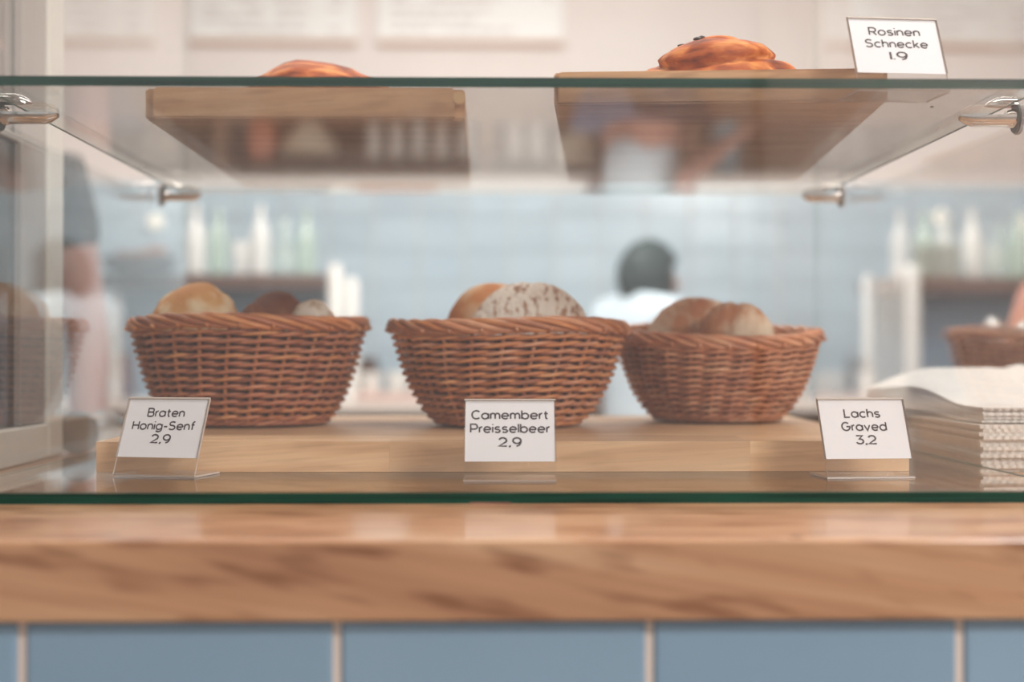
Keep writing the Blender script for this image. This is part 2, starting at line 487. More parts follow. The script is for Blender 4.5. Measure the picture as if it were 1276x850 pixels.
def clamp(side, D, label):
    """chrome shelf clamp: knurled disc on the side pane, half-round jaw reaching under the shelf"""
    x = XR if side > 0 else XL
    e = empty('shelf_clamp', (x, D, Z_S0 - .0065))
    s = -side
    def L_(name, prof, mat, zo=0, seg=32):
        o = lathe(name, [(r, s * h) for r, h in prof], mat, e, seg, None, 'X'); o.location = (0, 0, zo); return o
    L_('gasket', [(.0125, .0002), (.0128, .003), (.0125, .0046)], M['gasket'], .004)
    ring = []
    vs = []; fs = []; n = 120
    for j, (h) in enumerate((.0005, .0032)):
        for k in range(n):
            r = .0138 if k % 2 else .0131
            a = 2 * PI * k / n
            vs.append((s * h, r * math.cos(a), r * math.sin(a) + .004))
    for k in range(n):
        l = (k + 1) % n; fs.append((k, l, n + l, n + k))
    fs.append(tuple(range(n))); fs.append(tuple(range(n, 2 * n)))
    mesh_of('knurled_ring', vs, fs, M['grey_alu'], e, False)
    # jaw under the shelf: lower half cylinder with a slanted nose
    prof = [(.0092, .0046), (.0092, .042), (.0078, .0465), (.004, .0525)]
    vs = []; fs = []; seg = 20
    for r, h in prof:
        for k in range(seg + 1):
            a = PI + PI * k / seg
            vs.append((s * h, r * math.cos(a), r * math.sin(a) + .0062))
    w = seg + 1
    for i in range(len(prof) - 1):
        for k in range(seg):
            fs.append((i * w + k, i * w + k + 1, (i + 1) * w + k + 1, (i + 1) * w + k))
        fs.append((i * w, (i + 1) * w, (i + 1) * w + seg, i * w + seg))
    fs.append(tuple(range(w))); fs.append(tuple((len(prof) - 1) * w + k for k in range(w)))
    mesh_of('lower_jaw', vs, fs, M['chrome'], e, True).data.set_sharp_from_angle(angle=math.radians(35))
    # upper jaw above the shelf
    vs = []; fs = []
    prof = [(.0085, .0046), (.0085, .016), (.0072, .022), (.004, .028), (.001, .0305)]
    for r, h in prof:
        for k in range(seg + 1):
            a = PI * k / seg
            vs.append((s * h, r * math.cos(a), r * math.sin(a) + .0146))
    for i in range(len(prof) - 1):
        for k in range(seg):
            fs.append((i * w + k, i * w + k + 1, (i + 1) * w + k + 1, (i + 1) * w + k))
        fs.append((i * w, (i + 1) * w, (i + 1) * w + seg, i * w + seg))
    fs.append(tuple(range(w))); fs.append(tuple((len(prof) - 1) * w + k for k in range(w)))
    mesh_of('upper_jaw', vs, fs, M['chrome'], e, True).data.set_sharp_from_angle(angle=math.radians(35))
    L_('neck', [(.0082, .0046), (.0078, .010), (.0066, .0125)], M['chrome'], .004)
    sc = lathe('set_screw', [(.0024, -.0016), (.0024, .0004)], M['gasket'], e, 16); sc.location = (s * .030, 0, -.0008)
    tag(e, label, 'clamp')
clamp(1, 1.225, 'chrome clamp on the right pane at the front corner of the glass shelf')
clamp(-1, 1.225, 'chrome clamp on the left pane at the front corner of the glass shelf')
clamp(-1, 1.838, 'chrome clamp at the rear left corner of the glass shelf, blurred')
clamp(1, 1.838, 'chrome clamp at the rear right corner of the glass shelf, blurred')

# ------------------------------------------------------------------ oak boards
bo = empty('low_oak_board', (.014, 1.545, Z_G1))
tag(bo, 'low pale oak board of glued staves carrying the three bread baskets', 'board')
x0, x1, y0, y1 = -.349, .382, 1.28, 1.81
rows = [(y0, 1.372, [-.349, -.087, .238, .382]), (1.372, 1.462, [-.349, .05, .382]), (1.462, 1.55, [-.349, -.19, .17, .382]),
        (1.55, 1.64, [-.349, .0, .382]), (1.64, 1.725, [-.349, -.12, .21, .382]), (1.725, y1, [-.349, .06, .382])]
for ya, yb, xs in rows:
    for a, b in zip(xs[:-1], xs[1:]):
        into(box('stave', (a + .00003, ya + .00003, Z_G1 + .0002), (b - .00003, yb - .00003, Z_B), M['board_oak'], None, 0, 1), bo)

def slab(name, w, d, h, mat, corner=.008, parent=None):
    """board with rounded upright corners and softly broken edges"""
    bm = box_bm((-w / 2, -d / 2, 0), (w / 2, d / 2, h))
    up = [e for e in bm.edges if abs(e.verts[0].co.z - e.verts[1].co.z) > h * .5]
    bmesh.ops.bevel(bm, geom=up, offset=corner, segments=6, affect='EDGES')
    hz = [e for e in bm.edges if abs(e.verts[0].co.z - e.verts[1].co.z) < 1e-6 and len(e.link_faces) == 2 and abs(e.link_faces[0].normal.dot(e.link_faces[1].normal)) < .3]
    bmesh.ops.bevel(bm, geom=hz, offset=.0018, segments=2, affect='EDGES')
    o = from_bm(name, bm, mat, parent, True)
    o.data.set_sharp_from_angle(angle=math.radians(50))
    return o
b1 = empty('cutting_board', (-.166, 1.572, Z_S1 + .0001))
slab('body', .292, .55, .0285, M['shelf_oak'], .009, b1)
dw = lathe('dowel', [(.0058, -.0008), (.0058, .0004)], plain('pale_dowel', srgb(214, 176, 128), .5), b1, 20, None, 'Y')
dw.location = (.141, -.275, .0195)
tag(b1, 'thick oak board with a pale dowel plug on the glass shelf, left one', 'board')
b2 = empty('cutting_board', (.222, 1.49, Z_S1 + .0001), math.radians(-4.6))
slab('body', .284, .56, .0285, M['shelf_oak'], .004, b2)
tag(b2, 'thick oak board under the raisin pastry on the glass shelf, turned slightly', 'board')

# ------------------------------------------------------------------ wicker baskets
def basket(label, cx, cy, zb, R, H, prof, mats, n=24, rows=12, drop=0.0, squash=1.0, rot=0, lean=0, sr=.0021, mesh_seed=0, name='bread_basket', group=None, rim=.0055):
    e = empty(name, (cx, cy, zb), rot)
    tag(e, label, 'basket', group)
    rnd = random.Random(mesh_seed)
    def rad(t):
        for (a, ra), (b, rb) in zip(prof[:-1], prof[1:]):
            if t <= b:
                k = (t - a) / (b - a); return ra + (rb - ra) * k
        return prof[-1][1]
    def rad_s(t):   # smoothed
        return (rad(max(0, t - .07)) + 2 * rad(t) + rad(min(1, t + .07))) / 4
    def pt(th, t, dr=0, dz=0):
        front = (1 - math.sin(th + rot)) / 2
        h = H * (1 - drop * front) 
        wob = 1 + .012 * math.sin(2 * th + mesh_seed) + .006 * math.sin(5 * th + 2 * mesh_seed)
        r = rad_s(t) * R * wob + dr
        return Vector((r * math.cos(th) + lean * t, r * math.sin(th) * squash, .004 + t * (h - .004) + dz + .0015 * t * math.sin(3 * th + mesh_seed)))
    a = .0046 * sr / .0021
    per = 8
    for i in range(rows):
        t = .045 + .86 * (i + .3) / rows
        jit = [rnd.uniform(-.0005, .0005) for _ in range(n)]
        for ph in (0, 1):
            path = []
            tot = n * per
            for k in range(tot):
                u = k / per
                th = 2 * PI * u / n + .13 * t
                j0 = jit[int(u) % n]; j1 = jit[(int(u) + 1) % n]; f = u - int(u)
                c = math.cos(PI * u + PI * ph)
                s_ = math.sin(PI * u + PI * ph)
                path.append(pt(th, t, a * c, .0013 * s_ + j0 * (1 - f) + j1 * f))
            rr = sr * rnd.uniform(.88, 1.08)
            vs, fs = tube(path, rr, 6, True)
            mesh_of('weaver', vs, fs, mats[0] if rnd.random() < .8 else mats[-1], e)
    # added dark rings behind the rows, so the weave gaps look shaded
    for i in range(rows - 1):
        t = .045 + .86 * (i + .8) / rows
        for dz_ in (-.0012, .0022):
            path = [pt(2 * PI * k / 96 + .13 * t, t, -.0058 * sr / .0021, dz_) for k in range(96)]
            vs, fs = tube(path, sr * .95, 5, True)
            mesh_of('shade_ring', vs, fs, M['wicker_shade'], e)
    for k in range(n):
        path = [pt(2 * PI * k / n + .13 * t, t) for t in [0, .05, .15, .3, .45, .6, .75, .9, .97]]
        vs, fs = tube(path, sr * 1.1, 6)
        mesh_of('stake', vs, fs, mats[-1], e)
    # trimmed stake ends poking out below the rim
    for k in range(n):
        th = 2 * PI * (k + .35) / n + .12
        vs, fs = (tube([pt(th, .90, .002), pt(th, .925, .0085), pt(th, .93, .0105)], lambda q: .0022 if q < .9 else .0016, 6))
        mesh_of('stake_tip', vs, fs, mats[-1], e)
    # rolled border
    ns = 5
    for j in range(ns):
        path = []
        for k in range(160):
            th = 2 * PI * k / 160
            ph = 6 * th + 2 * PI * j / ns
            path.append(pt(th, .965, rim * .75 * math.cos(ph) + .001, -rim * math.sin(ph)))
        r_ = rnd.uniform(.0029, .0035) * rim / .0055
        vs, fs = tube(path, r_, 7, True)
        mesh_of('rim_strand', vs, fs, mats[0] if j % 2 else mats[-1], e)
    for j in range(3):
        path = []
        for k in range(120):
            th = 2 * PI * k / 120; ph = 12 * th + 2 * PI * j / 3
            path.append(pt(th, .0, .0026 * math.cos(ph), .0024 + .0022 * math.sin(ph)))
        vs, fs = tube(path, .0024, 6, True)
        mesh_of('foot_strand', vs, fs, mats[0], e)
    # woven floor of the basket
    bm = bmesh.new()
    bmesh.ops.create_circle(bm, cap_ends=True, radius=rad_s(0) * R * .97, segments=32)
    bmesh.ops.translate(bm, verts=bm.verts, vec=(0, 0, .004))
    ex = bmesh.ops.extrude_face_region(bm, geom=list(bm.faces))
    bmesh.ops.translate(bm, verts=[v for v in ex['geom'] if isinstance(v, bmesh.types.BMVert)], vec=(0, 0, .003))
    for v in bm.verts: v.co.y *= squash
    from_bm('base', bm, mats[0], e)
    return e

P1 = [(0, .60), (.12, .70), (.3, .80), (.5, .875), (.75, .945), (1, 1.0)]
P2 = [(0, .66), (.1, .74), (.3, .83), (.5, .89), (.75, .95), (1, 1.0)]
basket('wicker bread basket at left holding a pale roll and dark rolls',
       (312 - VX) * 1.585 / F, 1.585, Z_B + .0002, .1245, .1135, P2, [M['wicker_b'], M['wicker_b'], M['wicker']], drop=-.02, rot=.4, mesh_seed=2)
basket('orange-brown wicker bread basket in the middle, behind the central price sign',
       (633 - VX) * 1.560 / F, 1.560, Z_B + .0002, .1275, .1110, P1, [M['wicker'], M['wicker_c']], drop=0, rot=.1, mesh_seed=5)
basket('lighter wicker bread basket at right with a sagging front rim',
       (894 - VX) * 1.650 / F, 1.650, Z_B + .0002, .1155, .114, P1, [M['wicker_c'], M['wicker'], M['wicker_c']], drop=.17, rot=0, mesh_seed=9)

# ------------------------------------------------------------------ bread
def ridge(p, d, w, a):
    k = p.dot(Vector(d).normalized()); return -a * math.exp(-(k / w) ** 2)
def loaf(px, top, half, D, mat, label, bottom=.05, deep=None, seed=1, rz=0, fold=None, amp=.05, tilt=0):
    X = (px - VX) * D / F; zt = EYE + (VY - top) * D / F; hw = half * D / F
    hh = bottom
    o = blob('bread_roll', (hw, deep or hw * .9, hh), M[mat], None, seed, amp, 2.6, 4, .55, fold, (X, D, zt - hh * .98), (tilt, 0, rz))
    return tag(o, label, 'bread')
loaf(249, 356, 56, 1.560, 'bun_gold', 'pale golden roll at the left of the left basket', .055, .05, 1, 0, lambda p: .10 * max(0, -p.x * .6 + p.z * .3))
loaf(346, 365, 44, 1.615, 'bun_brown', 'dark brown crusty roll in the left basket', .05, .036, 2, .2)
loaf(317, 379, 20, 1.520, 'bun_brown', 'small dark roll end low in the left basket between its neighbours', .03, .022, 6, .2)
loaf(389, 373, 34, 1.550, 'bun_grey', 'grey floury roll at the right of the left basket', .045, .03, 3, .3, tilt=.2)
loaf(614, 353, 58, 1.605, 'bun_orange', 'golden smooth roll standing behind the floury loaf in the middle basket', .055, .034, 4, .1, amp=.02)
loaf(660, 352, 76, 1.530, 'bun_flour', 'round flour-dusted loaf in front in the middle basket', .06, .036, 5, -.05,
     lambda p: ridge(p - Vector((.35, 0, 0)), (1, 0, .35), .035, .05), amp=.02)
loaf(870, 370, 66, 1.685, 'bun_farm', 'large brown loaf with grey flour patches at the back of the right basket', .055, .038, 7, .1, amp=.03)
loaf(917, 376, 50, 1.610, 'bun_farm', 'brown loaf with a split crust at the front right of the right basket', .05, .034, 8, -.2,
     lambda p: ridge(p + Vector((.35, 0, 0)), (1, 0, -.4), .08, .09), amp=.03)

# ------------------------------------------------------------------ pastries on the upper boards
zb = Z_S1 + .0286
pe = empty('flat_pastry', ((398 - VX) * 1.45 / F, 1.45, zb))
tag(pe, 'flat flaky golden-brown pastry on the left shelf board', 'pastry')
o = blob('dough', (.098, .060, .051), M['pastry'], pe, 11, .05, 3.2, 4, .0, lambda p: .10 * max(0, p.z) * math.exp(-((p.x + .22) / .32) ** 2) - .26 * max(0, p.z) * max(0, abs(p.x + .12) - .2))
o.location = (0, 0, .0005)
# raisin snail: a coil of dough climbing to the middle
pe = empty('raisin_snail', ((894 - VX) * 1.30 / F, 1.30, zb))
tag(pe, 'glazed raisin snail pastry with a raisin on top on the right shelf board', 'pastry')
def snail_fold(p):
    r_ = math.hypot(p.x + .15, p.y + .1); th = math.atan2(p.y + .1, p.x + .15)
    g = abs(math.sin(PI * (r_ * 2.1 - th / (2 * PI))))
    return (-.10 * math.exp(-(g / .22) ** 2) - .03 + .05 * g) * max(0, min(1, p.z * 3 + .3)) - .10 * max(0, p.x - .1) * max(0, p.z) - .32 * max(0, -p.x - .25) * max(0, p.z)
o = blob('coil', (.076, .056, .0475), M['pastry'], pe, 12, .035, 3, 5, .0, snail_fold); o.location = (0, 0, .0003)
for k, (x, y, z) in enumerate([(-.016, -.014, .0435), (-.020, -.018, .0415), (-.034, -.016, .0355)]):
    r_ = blob('raisin', (.0042, .0034, .0027), M['raisin'], pe, 20 + k, .15, 3, 2); r_.location = (x, y, z)
cr = blob('pastry_crumb', (.0015, .0014, .0026), M['pastry'], None, 31, .2, 3, 2, loc=((989.5 - VX) * 1.235 / F, 1.235, zb + .0026))
tag(cr, 'tiny pastry crumb on the board edge right of the raisin snail', 'crumb')
# black bumper on the shelf
bp_ = lathe('rubber_bumper', [(.0016, 0), (.0016, .0012), (.0010, .0016)], M['black'], None, 14)
bp_.location = ((1165 - VX) * 1.23 / F, 1.23, Z_S1)
tag(bp_, 'tiny round black bumper dot on the glass shelf beside the raisin snail sign', 'bumper')

# ------------------------------------------------------------------ lettering (wide geometric strokes)
def arc(cx, cy, rx, ry, a0, a1, n=14):
    return [(cx + rx * math.cos(math.radians(a0 + (a1 - a0) * i / n)), cy + ry * math.sin(math.radians(a0 + (a1 - a0) * i / n))) for i in range(n + 1)]
XH, CH = 5.0, 7.4
O = lambda x=0: arc(x + 2.9, 2.5, 2.9, 2.5, 0, 360, 24)
SS = lambda w, h: arc(w * .52, h * .74, w * .46, h * .25, 35, 250, 12)[:-1] + arc(w * .48, h * .26, w * .48, h * .26, 75, -150, 14)
G = {
 'a': ([O(), [(5.8, 5), (5.8, 0)]], 5.8), 'b': ([O(), [(0, 7.6), (0, 0)]], 5.8), 'd': ([O(), [(5.8, 7.6), (5.8, 0)]], 5.8),
 'c': ([arc(2.9, 2.5, 2.9, 2.5, 48, 312, 20)], 5.0), 'e': ([arc(2.9, 2.5, 2.9, 2.5, 0, 318, 22), [(0.1, 2.5), (5.8, 2.5)]], 5.7),
 'g': ([O(), [(5.8, 5), (5.8, 0)] + arc(2.9, 0, 2.9, 2.1, 0, -150, 12)], 5.8),
 'f': ([arc(3.0, 6.0, 1.7, 1.6, 80, 180, 6) + [(1.3, 0)], [(0, 4.7), (3.1, 4.7)]], 3.1),
 'h': ([[(0, 7.6), (0, 0)], arc(2.35, 2.7, 2.35, 2.3, 180, 0, 14) + [(4.7, 0)]], 4.7),
 'n': ([[(0, 5), (0, 0)], arc(2.35, 2.7, 2.35, 2.3, 180, 0, 14) + [(4.7, 0)]], 4.7),
 'm': ([[(0, 5), (0, 0)], arc(1.95, 3, 1.95, 2, 180, 0, 12) + [(3.9, 0)], arc(5.85, 3, 1.95, 2, 180, 0, 12) + [(7.8, 0)]], 7.8),
 'i': ([[(0, 5), (0, 0)], [(0, 6.7), (0, 7.5)]], 0), 'k': ([[(0, 7.6), (0, 0)], [(4.2, 5), (0, 1.8)], [(1.4, 2.9), (4.5, 0)]], 4.5),
 'l': ([[(0, 7.6), (0, 0)]], 0), 'o': ([O()], 5.8), 'r': ([[(0, 5), (0, 0)], arc(2.4, 2.6, 2.4, 2.35, 180, 88, 8)], 2.1),
 's': ([SS(4.6, 5)], 4.6), 't': ([[(1.4, 6.8), (1.4, 1.3)] + arc(2.9, 1.4, 1.5, 1.35, 180, 275, 6), [(0, 4.7), (3.3, 4.7)]], 3.3),
 'v': ([[(0, 5), (2.6, 0), (5.2, 5)]], 5.2),
 'B': ([[(0, 0), (0, CH), (3.6, CH)] + arc(3.6, 5.7, 1.9, 1.7, 90, -90, 10) + [(0, 4.0)], [(0, 0), (3.9, 0)] + arc(3.9, 2.0, 2.1, 2.0, -90, 90, 10) + [(0, 4.0)]], 6.0),
 'C': ([arc(3.8, 3.7, 3.8, 3.7, 45, 315, 24)], 6.6),
 'G': ([arc(3.8, 3.7, 3.8, 3.7, 48, 350, 24) + [(7.4, 3.6), (4.2, 3.6)]], 7.5),
 'H': ([[(0, 0), (0, CH)], [(6, 0), (6, CH)], [(0, 3.8), (6, 3.8)]], 6.0), 'L': ([[(0, CH), (0, 0), (4.6, 0)]], 4.6),
 'P': ([[(0, 0), (0, CH), (3.5, CH)] + arc(3.5, 5.2, 2.3, 2.2, 90, -90, 12) + [(0, 3.0)]], 5.8),
 'R': ([[(0, 0), (0, CH), (3.5, CH)] + arc(3.5, 5.3, 2.2, 2.1, 90, -90, 12) + [(0, 3.2)], [(3.2, 3.2), (5.9, 0)]], 5.9),
 'S': ([SS(6.2, CH)], 6.2),
 '1': ([[(-1.2, 6.3), (0, CH), (0, 0)]], .2), '2': ([arc(2.8, 5.0, 2.7, 2.4, 165, -35, 14) + [(0, 0), (5.9, 0)]], 5.9),
 '3': ([[(.3, CH), (5.2, CH), (2.6, 4.4)] + arc(2.8, 2.2, 2.8, 2.2, 88, -160, 14)], 5.6),
 '9': ([arc(3.0, 4.9, 2.9, 2.5, 0, 360, 24), arc(3.0, 4.9, 2.9, 4.9, 0, -62, 10) + [(2.6, -.1)]], 5.9),
 '|': ([[(0, CH), (0, 0)]], 0), ',': ([[(.3, .6), (.3, 0), (-.2, -1.2)]], .4), '.': ([[(0, .1), (0, .9)]], .2), '-': ([[(0, 2.7), (3.4, 2.7)]], 3.4), ' ': ([], 2.5),
}
def ribbon(pts, w, V, Fc, tr):
    n = len(pts)
    closed = n > 3 and abs(pts[0][0] - pts[-1][0]) < 1e-4 and abs(pts[0][1] - pts[-1][1]) < 1e-4
    if closed: pts = pts[:-1]; n -= 1
    b = len(V)
    for i in range(n):
        p = Vector(pts[i])
        a = Vector(pts[i - 1]) if (i > 0 or closed) else p
        c = Vector(pts[(i + 1) % n]) if (i < n - 1 or closed) else p
        d1 = (p - a).normalized() if (p - a).length > 1e-6 else (c - p).normalized()
        d2 = (c - p).normalized() if (c - p).length > 1e-6 else d1
        n1 = Vector((-d1.y, d1.x)); n2 = Vector((-d2.y, d2.x))
        m_ = n1 + n2
        m_ = m_.normalized() if m_.length > 1e-3 else n1
        k = min(1.8, 1 / max(.3, m_.dot(n1)))
        off = m_ * (w / 2) * k
        for s_ in (1, -1):
            q = p + off * s_; V.append(tr(q.x, q.y))
    m = n if closed else n - 1
    for i in range(m):
        j = (i + 1) % n
        Fc.append((b + 2 * i, b + 2 * i + 1, b + 2 * j + 1, b + 2 * j))
def text_line(s, width, cap, xc, yb, V, Fc, w=1.42):
    adv = 0; items = []
    for i, ch in enumerate(s):
        st, a = G[ch]; items.append((st, adv)); adv += a + 1.95
    adv -= 1.95
    sx = width / adv; sy = cap / CH
    for st, x0_ in items:
        for pl in st:
            pl = [(p[0] + x0_, p[1]) for p in pl]
            ribbon(pl, w, V, Fc, lambda x, y: (xc - width / 2 + x * sx, yb + y * sy))

# ------------------------------------------------------------------ price signs
def price_sign(lines, X, D, z, yaw, label, lean=25, W=.0752, foot=.048):
    e = empty('price_sign', (X, D, z), yaw)
    tag(e, label, 'price sign')
    a = math.radians(lean)
    up = Vector((0, math.sin(a), math.cos(a))); nrm = Vector((0, -math.cos(a), math.sin(a)))
    H = .0715; t = .0016
    def q(x, s_, off): v = up * s_ + nrm * off; return Vector((x, v.y, v.z + .0012))
    # acrylic: back sheet with a folded-over front leaf and a foot bent backwards
    sec = [(0, 0), (H, 0), (H + .0007, .0012), (H, .0034), (H - .0012, .0034), (H - .0012, .0018), (H - .0010, .0014)]
    def plate(name, pts, wide, edge=True):
        vs = []; fs = []
        n = len(pts)
        for x in (-wide / 2, wide / 2):
            for p in pts: vs.append(Vector((x, p[0], p[1])))
        for i in range(n):
            j = (i + 1) % n; fs.append((i, j, n + j, n + i))
        fs.append(tuple(range(n))[::-1]); fs.append(tuple(range(n, 2 * n)))
        me = bpy.data.meshes.new(name); me.from_pydata([tuple(v) for v in vs], [], fs); me.update()
        for i, p in enumerate(me.polygons):
            d = p.area
            p.material_index = 1 if (i >= n or d < wide * .0024) else 0
        o = link(name, me, [M['acrylic'], M['acrylic_edge']], e)
        bm = bmesh.new(); bm.from_mesh(me); bmesh.ops.recalc_face_normals(bm, faces=bm.faces); bm.to_mesh(me); bm.free()
        return o
    def yz(s_, off):
        v = up * s_ + nrm * off; return (v.y, v.z + .0012)
    plate('back_leaf', [yz(0, 0), yz(H, 0), yz(H, t), yz(0, t)], W + .002)
    plate('top_fold', [yz(H, 0), yz(H + .0010, .0004), yz(H + .0014, .0018), yz(H + .0006, .0034), yz(H - .0008, .0034), yz(H - .0004, .0022), yz(H, .0016)], W + .002)
    for_lip = [yz(H - .0555, .0014), yz(H - .0008, .0014), yz(H - .0008, .0034), yz(H - .0555, .0034)]
    for sx_ in (-1, 1):
        lp = plate('side_lip', for_lip, .0007); lp.location.x = sx_ * (W / 2 + .0009)
    plate('foot', [(-.0006, .0003), (foot, .0003), (foot, .0019), (0, .0019)], W + .002)
    # card
    c0 = H - .0555; c1 = H - .0008; hw = W / 2
    vs = [q(-hw, c0, .0018), q(hw, c0, .0018), q(hw, c1, .0018), q(-hw, c1, .0018), q(-hw, c0, .0022), q(hw, c0, .0022), q(hw, c1, .0022), q(-hw, c1, .0022)]
    fs = [(3, 2, 1, 0), (4, 5, 6, 7), (0, 1, 5, 4), (1, 2, 6, 5), (2, 3, 7, 6), (3, 0, 4, 7)]
    c = mesh_of('card', vs, fs, M['card'], e, False)
    V = []; Fc = []
    for s_, wd, cap, yb in lines:
        text_line(s_, wd, cap, 0, yb, V, Fc)
    mesh_of('lettering', [q(x, c0 + y, .00235) for x, y in V], Fc, M['ink'], c, False)
    return e
u = .0752 / 115.0
hh = .0547
def L3(a, wa, b, wb, c, wc):
    return [(a, wa * u, .0074, hh * .700), (b, wb * u, .0074, hh * .475), (c, wc * u, .0074, hh * .250)]
price_sign(L3('Braten', 53, 'Honig-Senf', 90, '2,9', 27), -.2865, 1.232, Z_G1, math.radians(-15), 'leftmost price sign reading Braten Honig-Senf 2,9 in a clear holder')
price_sign(L3('Camembert', 98, 'Preisselbeer', 101, '2,9', 28), .0195, 1.180, Z_G1, math.radians(-1), 'central price sign reading Camembert Preisselbeer 2,9 in a clear holder')
price_sign(L3('Lachs', 48, 'Graved', 60, '3,2', 27), .3275, 1.206, Z_G1, math.radians(5), 'right price sign reading Lachs Graved 3,2 in a clear holder')
price_sign(L3('Rosinen', 66, 'Schnecke', 81, '|.9', 21), .3425, 1.158, Z_S1, math.radians(5), 'upper price sign reading Rosinen Schnecke 1.9 on the glass shelf')

# ------------------------------------------------------------------ white framed screen left of the case
sc = empty('glazed_screen', (-.492, 1.3, Z_TOP))
tag(sc, 'white-framed glazed screen standing at the left end of the display case', 'screen')
def sbox(n, lo, hi, m, bev=.001):
    return into(box(n, lo, hi, m, None, bev, 1), sc)
sbox('post', (-.503, 1.563, Z_TOP + .0003), (-.478, 1.617, EYE + .5), M['white_alu'], .003)
sbox('inner_stile', (-.500, 1.482, Z_TOP + .04), (-.482, 1.562, EYE + .5), M['grey_alu'])
sbox('bottom_rail', (-.503, .95, Z_TOP + .0003), (-.478, 1.5625, EYE - .0757), M['white_alu'], .002)
sbox('middle_rail', (-.498, .95, EYE + .219), (-.483, 1.4815, EYE + .2266), M['grey_alu'])
into(sheet('lower_pane', (-.493, .95, EYE - .0757), (-.489, 1.4815, EYE + .219), M['dark_pane'], [(None, M['dull_edge'])]), sc)
into(sheet('upper_pane', (-.493, .95, EYE + .2267), (-.489, 1.4815, EYE + .5), M['pane'], [(None, M['dull_edge'])]), sc)

# clear bottle lying on its side beyond the left pane
bt = lathe('glass_bottle', [(.004, 0), (.016, .001), (.0225, .005), (.0228, .02), (.021, .06), (.0215, .10), (.020, .13), (.012, .16), (.0095, .175), (.0095, .205), (.011, .208), (.011, .218), (.008, .219)],
           pane_mat('ribbed_clear_glass', (.80, .82, .80, 1), .9, .03, (.6, .6, .58, 1), .3), None, 14, None, 'Y')
bt.location = (-.468, 1.635, Z_TOP + .0247); bt.rotation_euler = (0, .2, 0)
for p in bt.data.polygons: p.use_smooth = False
bb = lathe('base', [(.0235, -.003), (.0245, .001), (.0245, .010), (.0232, .012)], plain('dark_thick_glass', srgb(74, 66, 60), .12, spec=.8), bt, 22, None, 'Y')
tag(bt, 'clear ribbed glass bottle lying on the worktop beyond the left pane', 'bottle')

# ------------------------------------------------------------------ paper napkins right of the case
def napkins(n, x0, x1, y0, y1, z0, th, label, group, seed, wave=.0, scallop=True):
    rnd = random.Random(seed)
    for k in range(n):
        vs = []; fs = []
        nx, ny = 72, 22
        dx = rnd.uniform(-.002, .002); dy = rnd.uniform(-.003, .003)
        lift = k / max(1, n - 1)
        for L_ in (0, 1):
            for j in range(ny + 1):
                for i in range(nx + 1):
                    u_ = i / nx; v_ = j / ny
                    x = x0 + (x1 - x0) * u_; y = y0 + (y1 - y0) * v_
                    ed = min(u_, 1 - u_, v_, 1 - v_)
                    # embossed border makes a wavy rim
                    sc_ = 0 if i in (0, nx) else (.0011 * math.sin(x * 800) if j in (0, ny) else 0)
                    z = z0 + k * th + L_ * th * .97
                    sm = lambda q: max(0, min(1, q)) ** 2 * (3 - 2 * max(0, min(1, q)))
                    w = wave * (sm((v_ - .15) / .6) + lift * (.25 * sm((v_ - .1) / .5) + .16 * math.sin(9 * u_ + 4 * v_) * sm(v_ * 2))) - ((.013 * (1 - u_) * sm((v_ - .15) / .6) + .013 * max(0, 1 - u_ / .22) ** 2 * sm((v_ - .25) / .5)) if wave else 0)
                    vs.append(Vector((x + dx + (sc_ if i in (0, nx) else 0), y + dy + (sc_ if j in (0, ny) else 0), z + w)))
        w_ = nx + 1; tot = w_ * (ny + 1)
        for j in range(ny):
            for i in range(nx):
                a = j * w_ + i
                fs.append((a, a + w_, a + w_ + 1, a + 1)); fs.append((tot + a, tot + a + 1, tot + a + w_ + 1, tot + a + w_))
        for i in range(nx):
            fs.append((i, i + 1, tot + i + 1, tot + i)); b_ = ny * w_ + i; fs.append((b_ + 1, b_, tot + b_, tot + b_ + 1))
        for j in range(ny):
            a = j * w_; fs.append((a + w_, a, tot + a, tot + a + w_)); b_ = a + nx; fs.append((b_, b_ + w_, tot + b_ + w_, tot + b_))
        o = mesh_of('paper_napkin', vs, fs, M['napkin'], None, True)
        o.data.set_sharp_from_angle(angle=math.radians(50))
        end = {0: 'lowest ', n - 1: 'topmost '}.get(k, '')
        tag(o, label.replace('white paper', end + 'white paper') if end else label.replace('napkin in', 'napkin between others in'), 'napkin', None if end else group)
napkins(13, .480, .66, 1.372, 1.68, Z_TOP + .0004, .0035, 'white paper napkin in the lower front stack right of the glass case', 'napkins in the lower front stack', 1, 0)
napkins(10, .486, .68, 1.385, 1.81, Z_TOP + .0464, .0016, 'white paper napkin in the wavy upper stack right of the glass case', 'napkins in the upper stack', 2, .030)
napkins(8, .480, .64, 1.70, 1.95, Z_TOP + .0004, .0058, 'white paper napkin in the rear stack right of the glass case', 'napkins in the rear stack', 3, 0)

